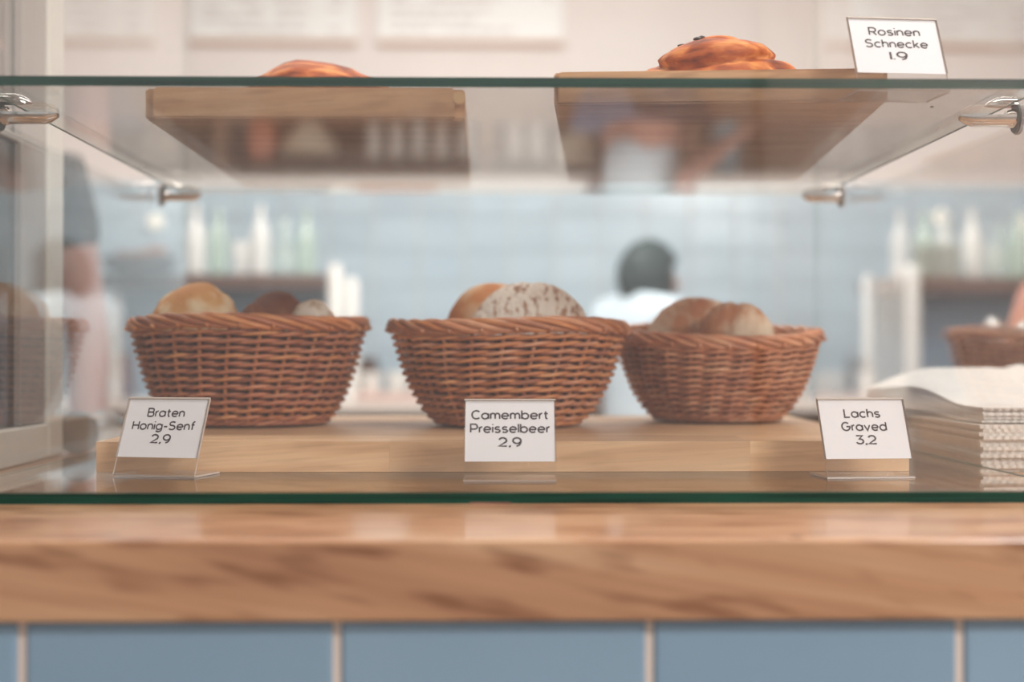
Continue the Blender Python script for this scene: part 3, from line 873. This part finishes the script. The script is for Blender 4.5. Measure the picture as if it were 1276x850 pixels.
# cutlery basket
cb = basket('small dark wicker basket of cutlery behind the paper napkins', .805, 2.09, Z_TOP + .0005, .112, .150, P1,
            [M['wicker_d']], n=20, rows=12, sr=.0026, mesh_seed=4, name='cutlery_basket')
for k, (x, y, ln, an, m_) in enumerate([(-.03, -.03, .13, .25, 'chrome'), (-.01, -.05, .12, -.35, 'chrome'), (.03, .02, .14, .45, 'top_oak'), (-.04, .0, .13, -.3, 'chrome'), (.015, -.035, .12, .25, 'chrome'), (.0, .02, .13, .1, 'top_oak')]):
    s_ = empty('serving_spoon', (.805 + x, 2.09 + y, Z_TOP + .012))
    s_.rotation_euler = (.1, an * .5, 0)
    vs, fs = tube([Vector((0, 0, 0)), Vector((0, 0, ln * .5)), Vector((0, 0, ln * .86))], .0035, 8)
    mm_ = M['steel'] if m_ == 'chrome' else M[m_]
    mesh_of('handle', vs, fs, mm_, s_)
    o = blob('bowl', (.021, .007, .03), mm_, s_, k, .02, 2, 2); o.location = (0, 0, ln * .86 + .02)
    tag(s_, '%s serving spoon standing in the dark cutlery basket' % ('metal' if m_ == 'chrome' else 'wooden'), 'spoon', 'metal spoons in the cutlery basket' if m_ == 'chrome' else 'wooden spoons in the cutlery basket')

# ------------------------------------------------------------------ back of the shop
M['dark_shelf'] = wood('walnut_shelf', srgb(112, 88, 80), srgb(96, 72, 66), srgb(78, 58, 54), .4, flecks=.3)
M['white_post'] = plain('white_enamel_post', srgb(236, 234, 230), .3)
M['blue_panel'] = plain('muted_blue_panel', srgb(120, 142, 162), .6)
M['cream'] = plain('cream_glaze', srgb(232, 224, 206), .35)
bc = empty('back_counter', (0, 5.2, 0))
tag(bc, 'long pale back counter along the blue tiled wall', 'counter')
M['counter_wood'] = wood('brown_counter_wood', srgb(134, 104, 84), srgb(116, 88, 70), srgb(92, 68, 54), .5, flecks=.4)
into(box('body', (-2.6, 4.97, 0), (2.8, 5.6, .795), M['counter_wood']), bc)
into(box('back_panel', (-2.6, 5.40, .7955), (2.8, 5.6, 1.0), M['counter_wood']), bc)
for xd in (-2.6, -1.75, -.95, -.02, .70, 1.6, 2.76):
    into(box('divider', (xd, 4.97, .7955), (xd + .04, 5.3995, 1.0), M['counter_wood']), bc)
into(box('top', (-2.62, 4.92, 1.0005), (2.82, 5.62, 1.035), plain('white_counter_top', srgb(222, 212, 206), .35), None, .003), bc)

def shelf_unit(name, x0, x1, D, z, posts, zb, label):
    e = empty(name, ((x0 + x1) / 2, D, zb))
    tag(e, label, 'shelf')
    into(box('board', (x0, D - .12, z - .05), (x1, D + .12, z), M['dark_shelf'], None, .003), e)
    into(box('back_panel', (x0 + .02, D + .125, zb + .0005), (x1 - .02, D + .14, z - .001), M['blue_panel']), e)
    for px, top, rr, yy in posts:
        into(lathe('post', [(rr, zb), (rr, top - rr), (rr * .8, top - rr * .3), (rr * .3, top)], M['white_post'], None, 16, (px, yy, 0)), e)
        
    return e
sx0, sx1 = (118 - VX) * 4.95 / F, (404 - VX) * 4.95 / F
zs = EYE + (VY - 341) * 4.95 / F
shelf_unit('bottle_shelf', sx0, sx1, 5.1, zs, [((418 - VX) * 5.0 / F, EYE + (VY - 329) * 5.0 / F, .025, 5.0), ((438.5 - VX) * 5.0 / F, EYE + (VY - 346) * 5.0 / F, .025, 5.0), (sx0 + .04, zs - .051, .02, 5.1)], 1.036,
           'dark shelf of bottles on white posts at the left of the back wall')
rx0, rx1 = (1096 - VX) * 4.9 / F, 2.35
zr = EYE + (VY - 346) * 4.9 / F
shelf_unit('glass_rack', rx0, rx1, 5.05, zr, [((1092 - VX) * 4.9 / F, EYE + (VY - 340) * 4.9 / F, .021, 4.985), ((1146 - VX) * 4.85 / F, EYE + (VY - 326) * 4.85 / F, .026, 4.9), (2.25, zr - .051, .02, 5.05)], 1.036,
           'dark rack of glassware on white posts at the right of the back wall')

def vessel(kind, h, r):
    if kind == 'bottle':
        prof = [(r * .9, 0), (r, .01), (r, h * .58), (r * .8, h * .68), (r * .36, h * .8), (r * .34, h * .97), (r * .4, h)]
    elif kind == 'carafe':
        prof = [(r * .8, 0), (r, h * .12), (r, h * .35), (r * .45, h * .7), (r * .6, h)]
    else:
        prof = [(r * .75, 0), (r * .8, .004), (r, h)]
    vs = []; fs = []; seg = 14
    me = bpy.data.meshes.new(kind)
    for rr, z_ in prof:
        for k in range(seg): vs.append((rr * math.cos(2 * PI * k / seg), rr * math.sin(2 * PI * k / seg), z_))
    for i in range(len(prof) - 1):
        for k in range(seg):
            l = (k + 1) % seg; fs.append((i * seg + k, i * seg + l, (i + 1) * seg + l, (i + 1) * seg + k))
    fs.append(tuple(range(seg))[::-1])
    me.from_pydata(vs, [], fs); me.update()
    for p in me.polygons: p.use_smooth = True
    return me
kinds = {}
for kd, h, r_, m_, nm in [('bottle', .24, .036, 'green_bottle', 'bottle'), ('bottle', .25, .036, 'milk_glass', 'bottle'), ('carafe', .20, .045, 'tumbler', 'carafe'),
                          ('tumbler', .12, .036, 'milk_glass', 'tumbler'), ('tumbler', .13, .036, 'tumbler', 'tumbler')]:
    me = vessel(kd, h, r_); me.materials.append(M[m_]); kinds[kd + m_] = (me, nm)
def place(key, x, y, z, label, group):
    me, nm = kinds[key]
    o = bpy.data.objects.new(nm, me); COL.objects.link(o); o.location = (x, y, z)
    tag(o, label, nm, group)
rnd = random.Random(3)
seq = ['bottlemilk_glass', 'bottlegreen_bottle', 'tumblermilk_glass', 'bottlemilk_glass', 'carafetumbler', 'bottlegreen_bottle', 'tumblermilk_glass', 'bottlemilk_glass', 'tumblertumbler', 'bottlegreen_bottle', 'tumblermilk_glass']
words = {'bottlemilk_glass': 'milky white bottle', 'bottlegreen_bottle': 'pale green glass bottle', 'tumblermilk_glass': 'frosted white tumbler', 'carafetumbler': 'clear glass carafe', 'tumblertumbler': 'clear glass tumbler'}
def row(xa, xb, D, z, step, where, short):
    x = xa; i = 0
    while x < xb:
        k = seq[i % len(seq)]
        place(k, x, D + rnd.uniform(-.02, .02), z, words[k] + ' on ' + where, words[k] + 's ' + short)
        x += step * rnd.uniform(.92, 1.15); i += 1
row(sx0 + .33, sx1 - .03, 5.08, zs + .0005, .076, 'the dark shelf at the left of the back wall', 'on the left shelf')
row(rx0 + .12, rx1 - .05, 5.03, zr + .0005, .083, 'the dark rack at the right of the back wall', 'on the right rack')
row(rx0 + .30, rx1 - .05, 5.12, zr + .0005, .09, 'the rear row of the dark rack at right', 'in the rear row of the right rack')
# woven box among the glasses
wbx = empty('wicker_box', ((1172 - VX) * 4.95 / F, 4.975, zr + .0005))
tag(wbx, 'greyish woven box among the glassware on the right rack', 'box')
for k in range(7):
    o = box('band', (-.07, -.035, k * .017 + .0002), (.07, .035, k * .017 + .015), mottled('grey_cane%d' % k, [(.3, srgb(120, 112, 100)), (.7, srgb(150, 142, 128))], (30, 30, 30), 3, .8, .1), wbx, .004, 1)
    o.location = (0, 0, k * .017)
# dark tray of pastries at the far left
dt = empty('bread_tray', ((152 - VX) * 4.7 / F, 4.96, zs + .0005))
tag(dt, 'dark oval tray heaped with reddish-brown pastries at the far left of the back shelf', 'tray')
lathe('tray', [(.09, 0), (.115, .01), (.135, .055), (.128, .055), (.105, .015), (.02, .012)], plain('dark_brown_tray', srgb(62, 48, 46), .5), dt, 24)
for k in range(5):
    a = 2 * PI * k / 5
    o = blob('brown_pastry', (.04, .03, .03), M['bun_brown'], None, 40 + k, .08, 3, 3)
    o.location = dt.location + Vector((.06 * math.cos(a), .05 * math.sin(a), .047 + (.02 if k == 0 else 0)))
    tag(o, 'small reddish-brown pastry heaped in the dark tray on the back shelf', 'pastry', 'pastries in the dark tray')

# dishes in the open niches of the back counter
def niche(name, prof, mat, xs, label, group, y=5.07):
    first = None
    for x in xs:
        if first is None:
            o = first = lathe(name, prof, mat, None, 20)
        else:
            o = bpy.data.objects.new(name, first.data); COL.objects.link(o)
        o.location = (x, y, .7957); tag(o, label, name, group if len(xs) > 1 else None)
W_ = M['cream']
niche('bowl', [(.04, 0), (.045, .012), (.085, .05), (.108, .105), (.102, .105), (.078, .052), (.01, .018)], W_, [-.63], 'wide white bowl in the open niche of the back counter, left of the glasses', '')
niche('bowl', [(.03, 0), (.035, .01), (.07, .06), (.08, .15), (.074, .15), (.06, .062), (.01, .016)], W_, [.32], 'deep white bowl in the open niche of the back counter beside the glasses', '')
niche('glass', [(.026, 0), (.028, .003), (.034, .13), (.032, .13), (.025, .008)], M['milk_glass'], [-.40, -.32, -.24, -.16, -.08, .10, .18], 'frosted drinking glass in the open niches of the back counter', 'glasses in the back counter niches')
niche('jar', [(.05, 0), (.055, .01), (.055, .10), (.04, .12), (.04, .14)], plain('terracotta_glaze', srgb(190, 112, 84), .5), [-.80], 'terracotta jar in the open niche at the left of the back counter', '')
niche('canister', [(.05, 0), (.052, .004), (.052, .18), (.045, .185)], plain('sky_blue_enamel', srgb(120, 176, 204), .4), [.85], 'sky blue canister in the open niche at the right of the back counter', '')
# things on the back counter
zc = 1.0352
cups = lathe('cup', [(.028, 0), (.03, .002), (.04, .10), (.037, .10), (.028, .006)], M['white_post'], None, 18)
cm = cups.data
spots = [(462, 5.0, 'left of the middle basket'), (494, 5.1, 'left of the middle basket'), (520, 5.02, 'left of the middle basket'), (978, 5.05, 'right of the right basket'), (996, 5.15, 'right of the right basket')]
for i, (px, D, w_) in enumerate(spots):
    o = cups if i == 0 else bpy.data.objects.new('cup', cm)
    if i: COL.objects.link(o)
    o.location = ((px - VX) * D / F, D, zc)
    tag(o, 'white cup on the back counter, seen ' + w_, 'cup', 'white cups seen ' + w_)
cl = box('folded_cloth', ((445 - VX) * 5.0 / F, 4.93, zc), ((545 - VX) * 5.0 / F, 4.98, zc + .03), plain('pink_cloth', srgb(206, 176, 166), .9), None, .01, 3)
tag(cl, 'folded pinkish cloth on the back counter left of the middle basket', 'cloth')
mc = empty('coffee_grinder', ((150 - VX) * 5.3 / F, 5.42, zc))
tag(mc, 'dark grey coffee grinder on the back counter at the far left', 'grinder')
box('base', (-.09, -.1, 0), (.09, .1, .06), M['wicker_d'], mc, .01, 2)
lathe('column', [(.06, .06), (.06, .18), (.07, .2), (.07, .24)], plain('dark_grey_enamel', srgb(74, 72, 76), .4), mc)
lathe('hopper', [(.03, .24), (.085, .32), (.085, .335), (.01, .34)], M['tumbler'], mc)
ju = lathe('milk_jug', [(.05, 0), (.055, .01), (.055, .09), (.04, .13), (.045, .15)], plain('dark_brown_jug', srgb(80, 62, 58), .4), None, 18, ((455 - VX) * 5.2 / F, 5.25, zc))
tag(ju, 'dark brown jug on the back counter between left and middle baskets', 'jug')

# menu boards on the plaster
def menu_board(px0, px1, pyb, label, seed):
    D = WALL - .03
    x0, x1 = (px0 - VX) * D / F, (px1 - VX) * D / F
    z0 = EYE + (VY - pyb) * D / F
    e = empty('menu_board', ((x0 + x1) / 2, WALL - .001, z0))
    tag(e, label, 'menu board')
    w = (x1 - x0) / 2
    box('ledge', (-w, -.045, -.012), (w, 0, .006), plain('pale_wood_ledge', srgb(206, 166, 140), .5), e, .002, 1).location.z = -.012
    p = box('panel', (-w, -.02, .006), (w, 0, .62), plain('white_board', srgb(240, 238, 236), .4), e, .003, 1)
    rr = random.Random(seed); vs = []; fs = []
    for ln in range(11):
        z_ = .045 + ln * .05
        for a, b in ((-w + .06, w - .22), (w - .12, w - .05)):
            x = a
            while x < b:
                l_ = min(rr.uniform(.02, .09), b - x)
                if rr.random() < .8:
                    i = len(vs); vs += [(x, -.0206, z_), (x + l_, -.0206, z_), (x + l_, -.0206, z_ + .013), (x, -.0206, z_ + .013)]; fs.append((i, i + 1, i + 2, i + 3))
                x += l_ + .014
            if ln == 10: break
    o = mesh_of('small_print', vs, fs, plain('faded_print', srgb(196, 180, 178), .6), p, False)
    o.location = Vector((0, 0, 0)) - p.location
menu_board(72, 192, 52, 'white menu board at the far left above the wall tiles', 1)
menu_board(236, 444, 52, 'white menu board above the left basket, second from the left', 2)
menu_board(470, 702, 52, 'white menu board above the middle basket', 3)
menu_board(1062, 1300, 55, 'white menu board at the far right behind the raisin snail sign', 4)
for px, py, w_ in ((196, 277, 'left'), (1176, 270, 'right')):
    D = WALL - .08
    e = empty('wall_lamp', ((px - VX) * D / F, D, EYE + (VY - py) * D / F))
    tag(e, 'small round glowing globe lamp on the blue tiles at %s' % w_, 'lamp')
    bm = bmesh.new(); bmesh.ops.create_uvsphere(bm, u_segments=20, v_segments=12, radius=.035)
    from_bm('globe', bm, plain('lit_globe', (1, .9, .72, 1), .4, 0, (1, .90, .76, 1), .8), e, True)
    lathe('bracket', [(.02, .03), (.02, .066)], M['chrome'], e, 14, None, 'Y')

# ------------------------------------------------------------------ people
def skin_mesh(name, verts, edges, radii, mat, parent, root=0, sub=2):
    me = bpy.data.meshes.new(name)
    me.from_pydata([tuple(v) for v in verts], edges, []); me.update()
    tmp = bpy.data.objects.new('tmp', me); COL.objects.link(tmp)
    tmp.modifiers.new('s', 'SKIN')
    for i, d in enumerate(me.skin_vertices[0].data):
        r_ = radii[i]; d.radius = r_ if isinstance(r_, tuple) else (r_, r_); d.use_root = (i == root)
    ss = tmp.modifiers.new('u', 'SUBSURF'); ss.levels = sub; ss.render_levels = sub
    dg = bpy.context.evaluated_depsgraph_get()
    out = bpy.data.meshes.new_from_object(tmp.evaluated_get(dg))
    bpy.data.objects.remove(tmp)
    return link(name, out, mat, parent, True)

def person(label, loc, rz, H, skin, hair, shirt, trousers, arms, hairstyle='short', sleeve=.55, nod=(0, 0)):
    e = empty('person', loc, rz)
    tag(e, label, 'person')
    V = []; E = []; R = []
    def add(p, r_, link_to=None):
        V.append(Vector(p)); R.append(r_)
        if link_to is not None: E.append((link_to, len(V) - 1))
        return len(V) - 1
    k = H / 1.72
    pel = add((0, 0, .93 * k), (.15 * k, .10 * k)); wa = add((0, 0, 1.08 * k), (.13 * k, .095 * k), pel)
    ch = add((0, .0, 1.25 * k), (.13 * k, .09 * k), wa); up = add((0, .01, 1.38 * k), (.075 * k, .065 * k), ch)
    ny_, nz_ = nod
    nk = add((0, .005 + ny_ * .4, 1.46 * k + nz_ * .4), .052 * k, up); hb = add((0, -.01 + ny_, 1.53 * k + nz_), .062 * k, nk)
    hm = add((0, -.005 + ny_, 1.60 * k + nz_), (.078 * k, .092 * k), hb); ht = add((0, .005 + ny_, 1.665 * k + nz_), (.066 * k, .08 * k), hm)
    hand_pts = []
    for s_ in (-1, 1):
        sh = add((s_ * .165 * k, .01, 1.375 * k), .055 * k, up)
        el, wr = arms[0 if s_ < 0 else 1]
        el = Vector(el) * k; wr = Vector(wr) * k
        shv = V[sh]
        ui = add(shv.lerp(el, .5), .046 * k, sh); ei = add(el, .038 * k, ui); mi = add(el.lerp(wr, .4), .037 * k, ei); wi = add(wr, .026 * k, mi)
        d = (wr - el).normalized(); pa = add(wr + d * .05 * k, (.036 * k, .018 * k), wi)
        side = d.cross(Vector((0, 1, 0)))
        side = side.normalized() if side.length > .1 else Vector((1, 0, 0))
        for f, (o_, l_) in enumerate(((-.024, .066), (-.008, .076), (.008, .072), (.024, .058))):
            b0 = add(V[pa] + d * .035 * k + side * o_ * k, .0088 * k, pa)
            b1_ = add(V[b0] + d * l_ * .5 * k + Vector((0, -.008, 0)), .0082 * k, b0)
            add(V[b1_] + d * l_ * .4 * k + Vector((0, -.018, 0)), .0072 * k, b1_)
        t0 = add(V[wi] + d * .03 * k + side * .036 * k * s_, .011 * k, wi); add(V[t0] + d * .035 * k + side * .018 * k * s_, .009 * k, t0)
        hand_pts.append((sh, ui, ei))
    for s_ in (-1, 1):
        hp = add((s_ * .09 * k, 0, .86 * k), .088 * k, pel); kn = add((s_ * .10 * k, -.01, .48 * k), .058 * k, hp)
        cf = add((s_ * .10 * k, .015, .33 * k), .054 * k, kn); an = add((s_ * .10 * k, .02, .08 * k), .036 * k, cf)
        add((s_ * .105 * k, -.10 * k, .03 * k), .03 * k, an)
    skin_mesh('body', V, E, R, skin, e)
    # shirt: torso and sleeves
    v2 = [V[pel] + Vector((0, 0, -.02)), V[wa], V[ch], V[up], V[nk] + Vector((0, .005, -.01))]; r2 = [(.175 * k, .125 * k), (.15 * k, .115 * k), (.175 * k, .125 * k), (.152 * k, .118 * k), (.078 * k, .078 * k)]
    e2 = [(0, 1), (1, 2), (2, 3), (3, 4)]
    for sh, ui, ei in hand_pts:
        i = len(v2); v2.append(V[sh]); r2.append(.066 * k); e2.append((3, i))
        if sleeve > 0:
            v2.append(V[sh].lerp(V[ei], sleeve)); r2.append(.056 * k); e2.append((i, i + 1))
    skin_mesh('shirt', v2, e2, r2, shirt, e)
    v3 = [V[pel] + Vector((0, 0, -.03))]; r3 = [(.168 * k, .12 * k)]; e3 = []
    for s_ in (-1, 1):
        i = len(v3); v3 += [Vector((s_ * .09 * k, 0, .84 * k)), Vector((s_ * .10 * k, -.01, .48 * k)), Vector((s_ * .10 * k, .015, .12 * k))]; r3 += [.1 * k, .075 * k, .062 * k]
        e3 += [(0, i), (i, i + 1), (i + 1, i + 2)]
    skin_mesh('trousers', v3, e3, r3, trousers, e)
    # face: eyes at half head height, nose, mouth, ears
    eye_m = plain('eye_white', (.8, .8, .8, 1), .3)
    for s_ in (-1, 1):
        o = blob('eye', (.013 * k,) * 3, eye_m, e, 1, 0, 1, 2); o.location = (s_ * .031 * k, -.088 * k, 1.60 * k)
        o2 = blob('pupil', (.006 * k,) * 3, M['black'], o, 1, 0, 1, 2); o2.location = (0, -.0095 * k, 0)
        o = blob('ear', (.010 * k, .02 * k, .03 * k), skin, e, 2, .05, 2, 3); o.location = (s_ * .082 * k, 0, 1.59 * k)
    o = blob('nose', (.014 * k, .02 * k, .026 * k), skin, e, 3, .02, 2, 3); o.location = (0, -.097 * k, 1.575 * k)
    o = blob('mouth', (.026 * k, .008 * k, .008 * k), plain('lips', srgb(170, 96, 88), .5), e, 4, .02, 2, 3); o.location = (0, -.078 * k, 1.535 * k)
    def hf(p): return -.35 if (p.y < -.35 and p.z < .35) else 0
    o = blob('hair', (.096 * k, .115 * k, .128 * k), hair, e, 5, .06, 4, 4, 9, hf); o.location = (0, .022 * k, 1.617 * k)
    if hairstyle == 'bun':
        o = blob('hair_bun', (.05 * k,) * 3, hair, e, 6, .08, 4, 3); o.location = (0, .11 * k, 1.66 * k)
    for o in e.children:
        if o.name.split('.')[0] in ('eye', 'ear', 'nose', 'mouth', 'hair', 'hair_bun'):
            o.location += Vector((0, ny_, nz_))
    return e
skin1 = plain('light_skin', srgb(176, 130, 118), .5); skin2 = plain('ruddy_skin', srgb(204, 142, 124), .5)
H0 = .012
person('person at far left seen from the shoulder down, dark grey T-shirt, bare arm hanging', (-1.005, 2.72, 0), .1, 1.92, skin1,
       plain('brown_hair', srgb(70, 50, 40), .7), plain('charcoal_cotton', srgb(34, 37, 46), .9), plain('dark_trousers', srgb(48, 48, 54), .9),
       [((-.24, .02, 1.10), (-.22, -.12, .90)), ((.215, .02, 1.10), (.225, -.06, .86))], sleeve=.5)
person('person behind the right basket seen from behind, dark teal hair and pale shirt', (.50, 4.58, 0), 2.15, 1.66, skin1,
       plain('dark_teal_hair', srgb(38, 54, 56), .6), plain('pale_blue_shirt', srgb(208, 224, 236), .8), plain('blue_jeans', srgb(70, 84, 108), .9),
       [((-.25, .02, 1.10), (-.2, -.2, .98)), ((.25, .02, 1.10), (.2, -.2, .98))], nod=(-.05, -.11))
person('person at the right frame edge in a dark brown sleeveless top with bare shoulder', (1.283, 2.9, 0), .2, 1.66, skin2,
       plain('auburn_hair', srgb(80, 46, 36), .6), plain('dark_brown_top', srgb(70, 42, 36), .85), plain('black_trousers', srgb(40, 38, 42), .9),
       [((-.22, .02, 1.12), (-.15, -.2, 1.02)), ((.25, .02, 1.12), (.2, -.2, 1.0))], sleeve=0)
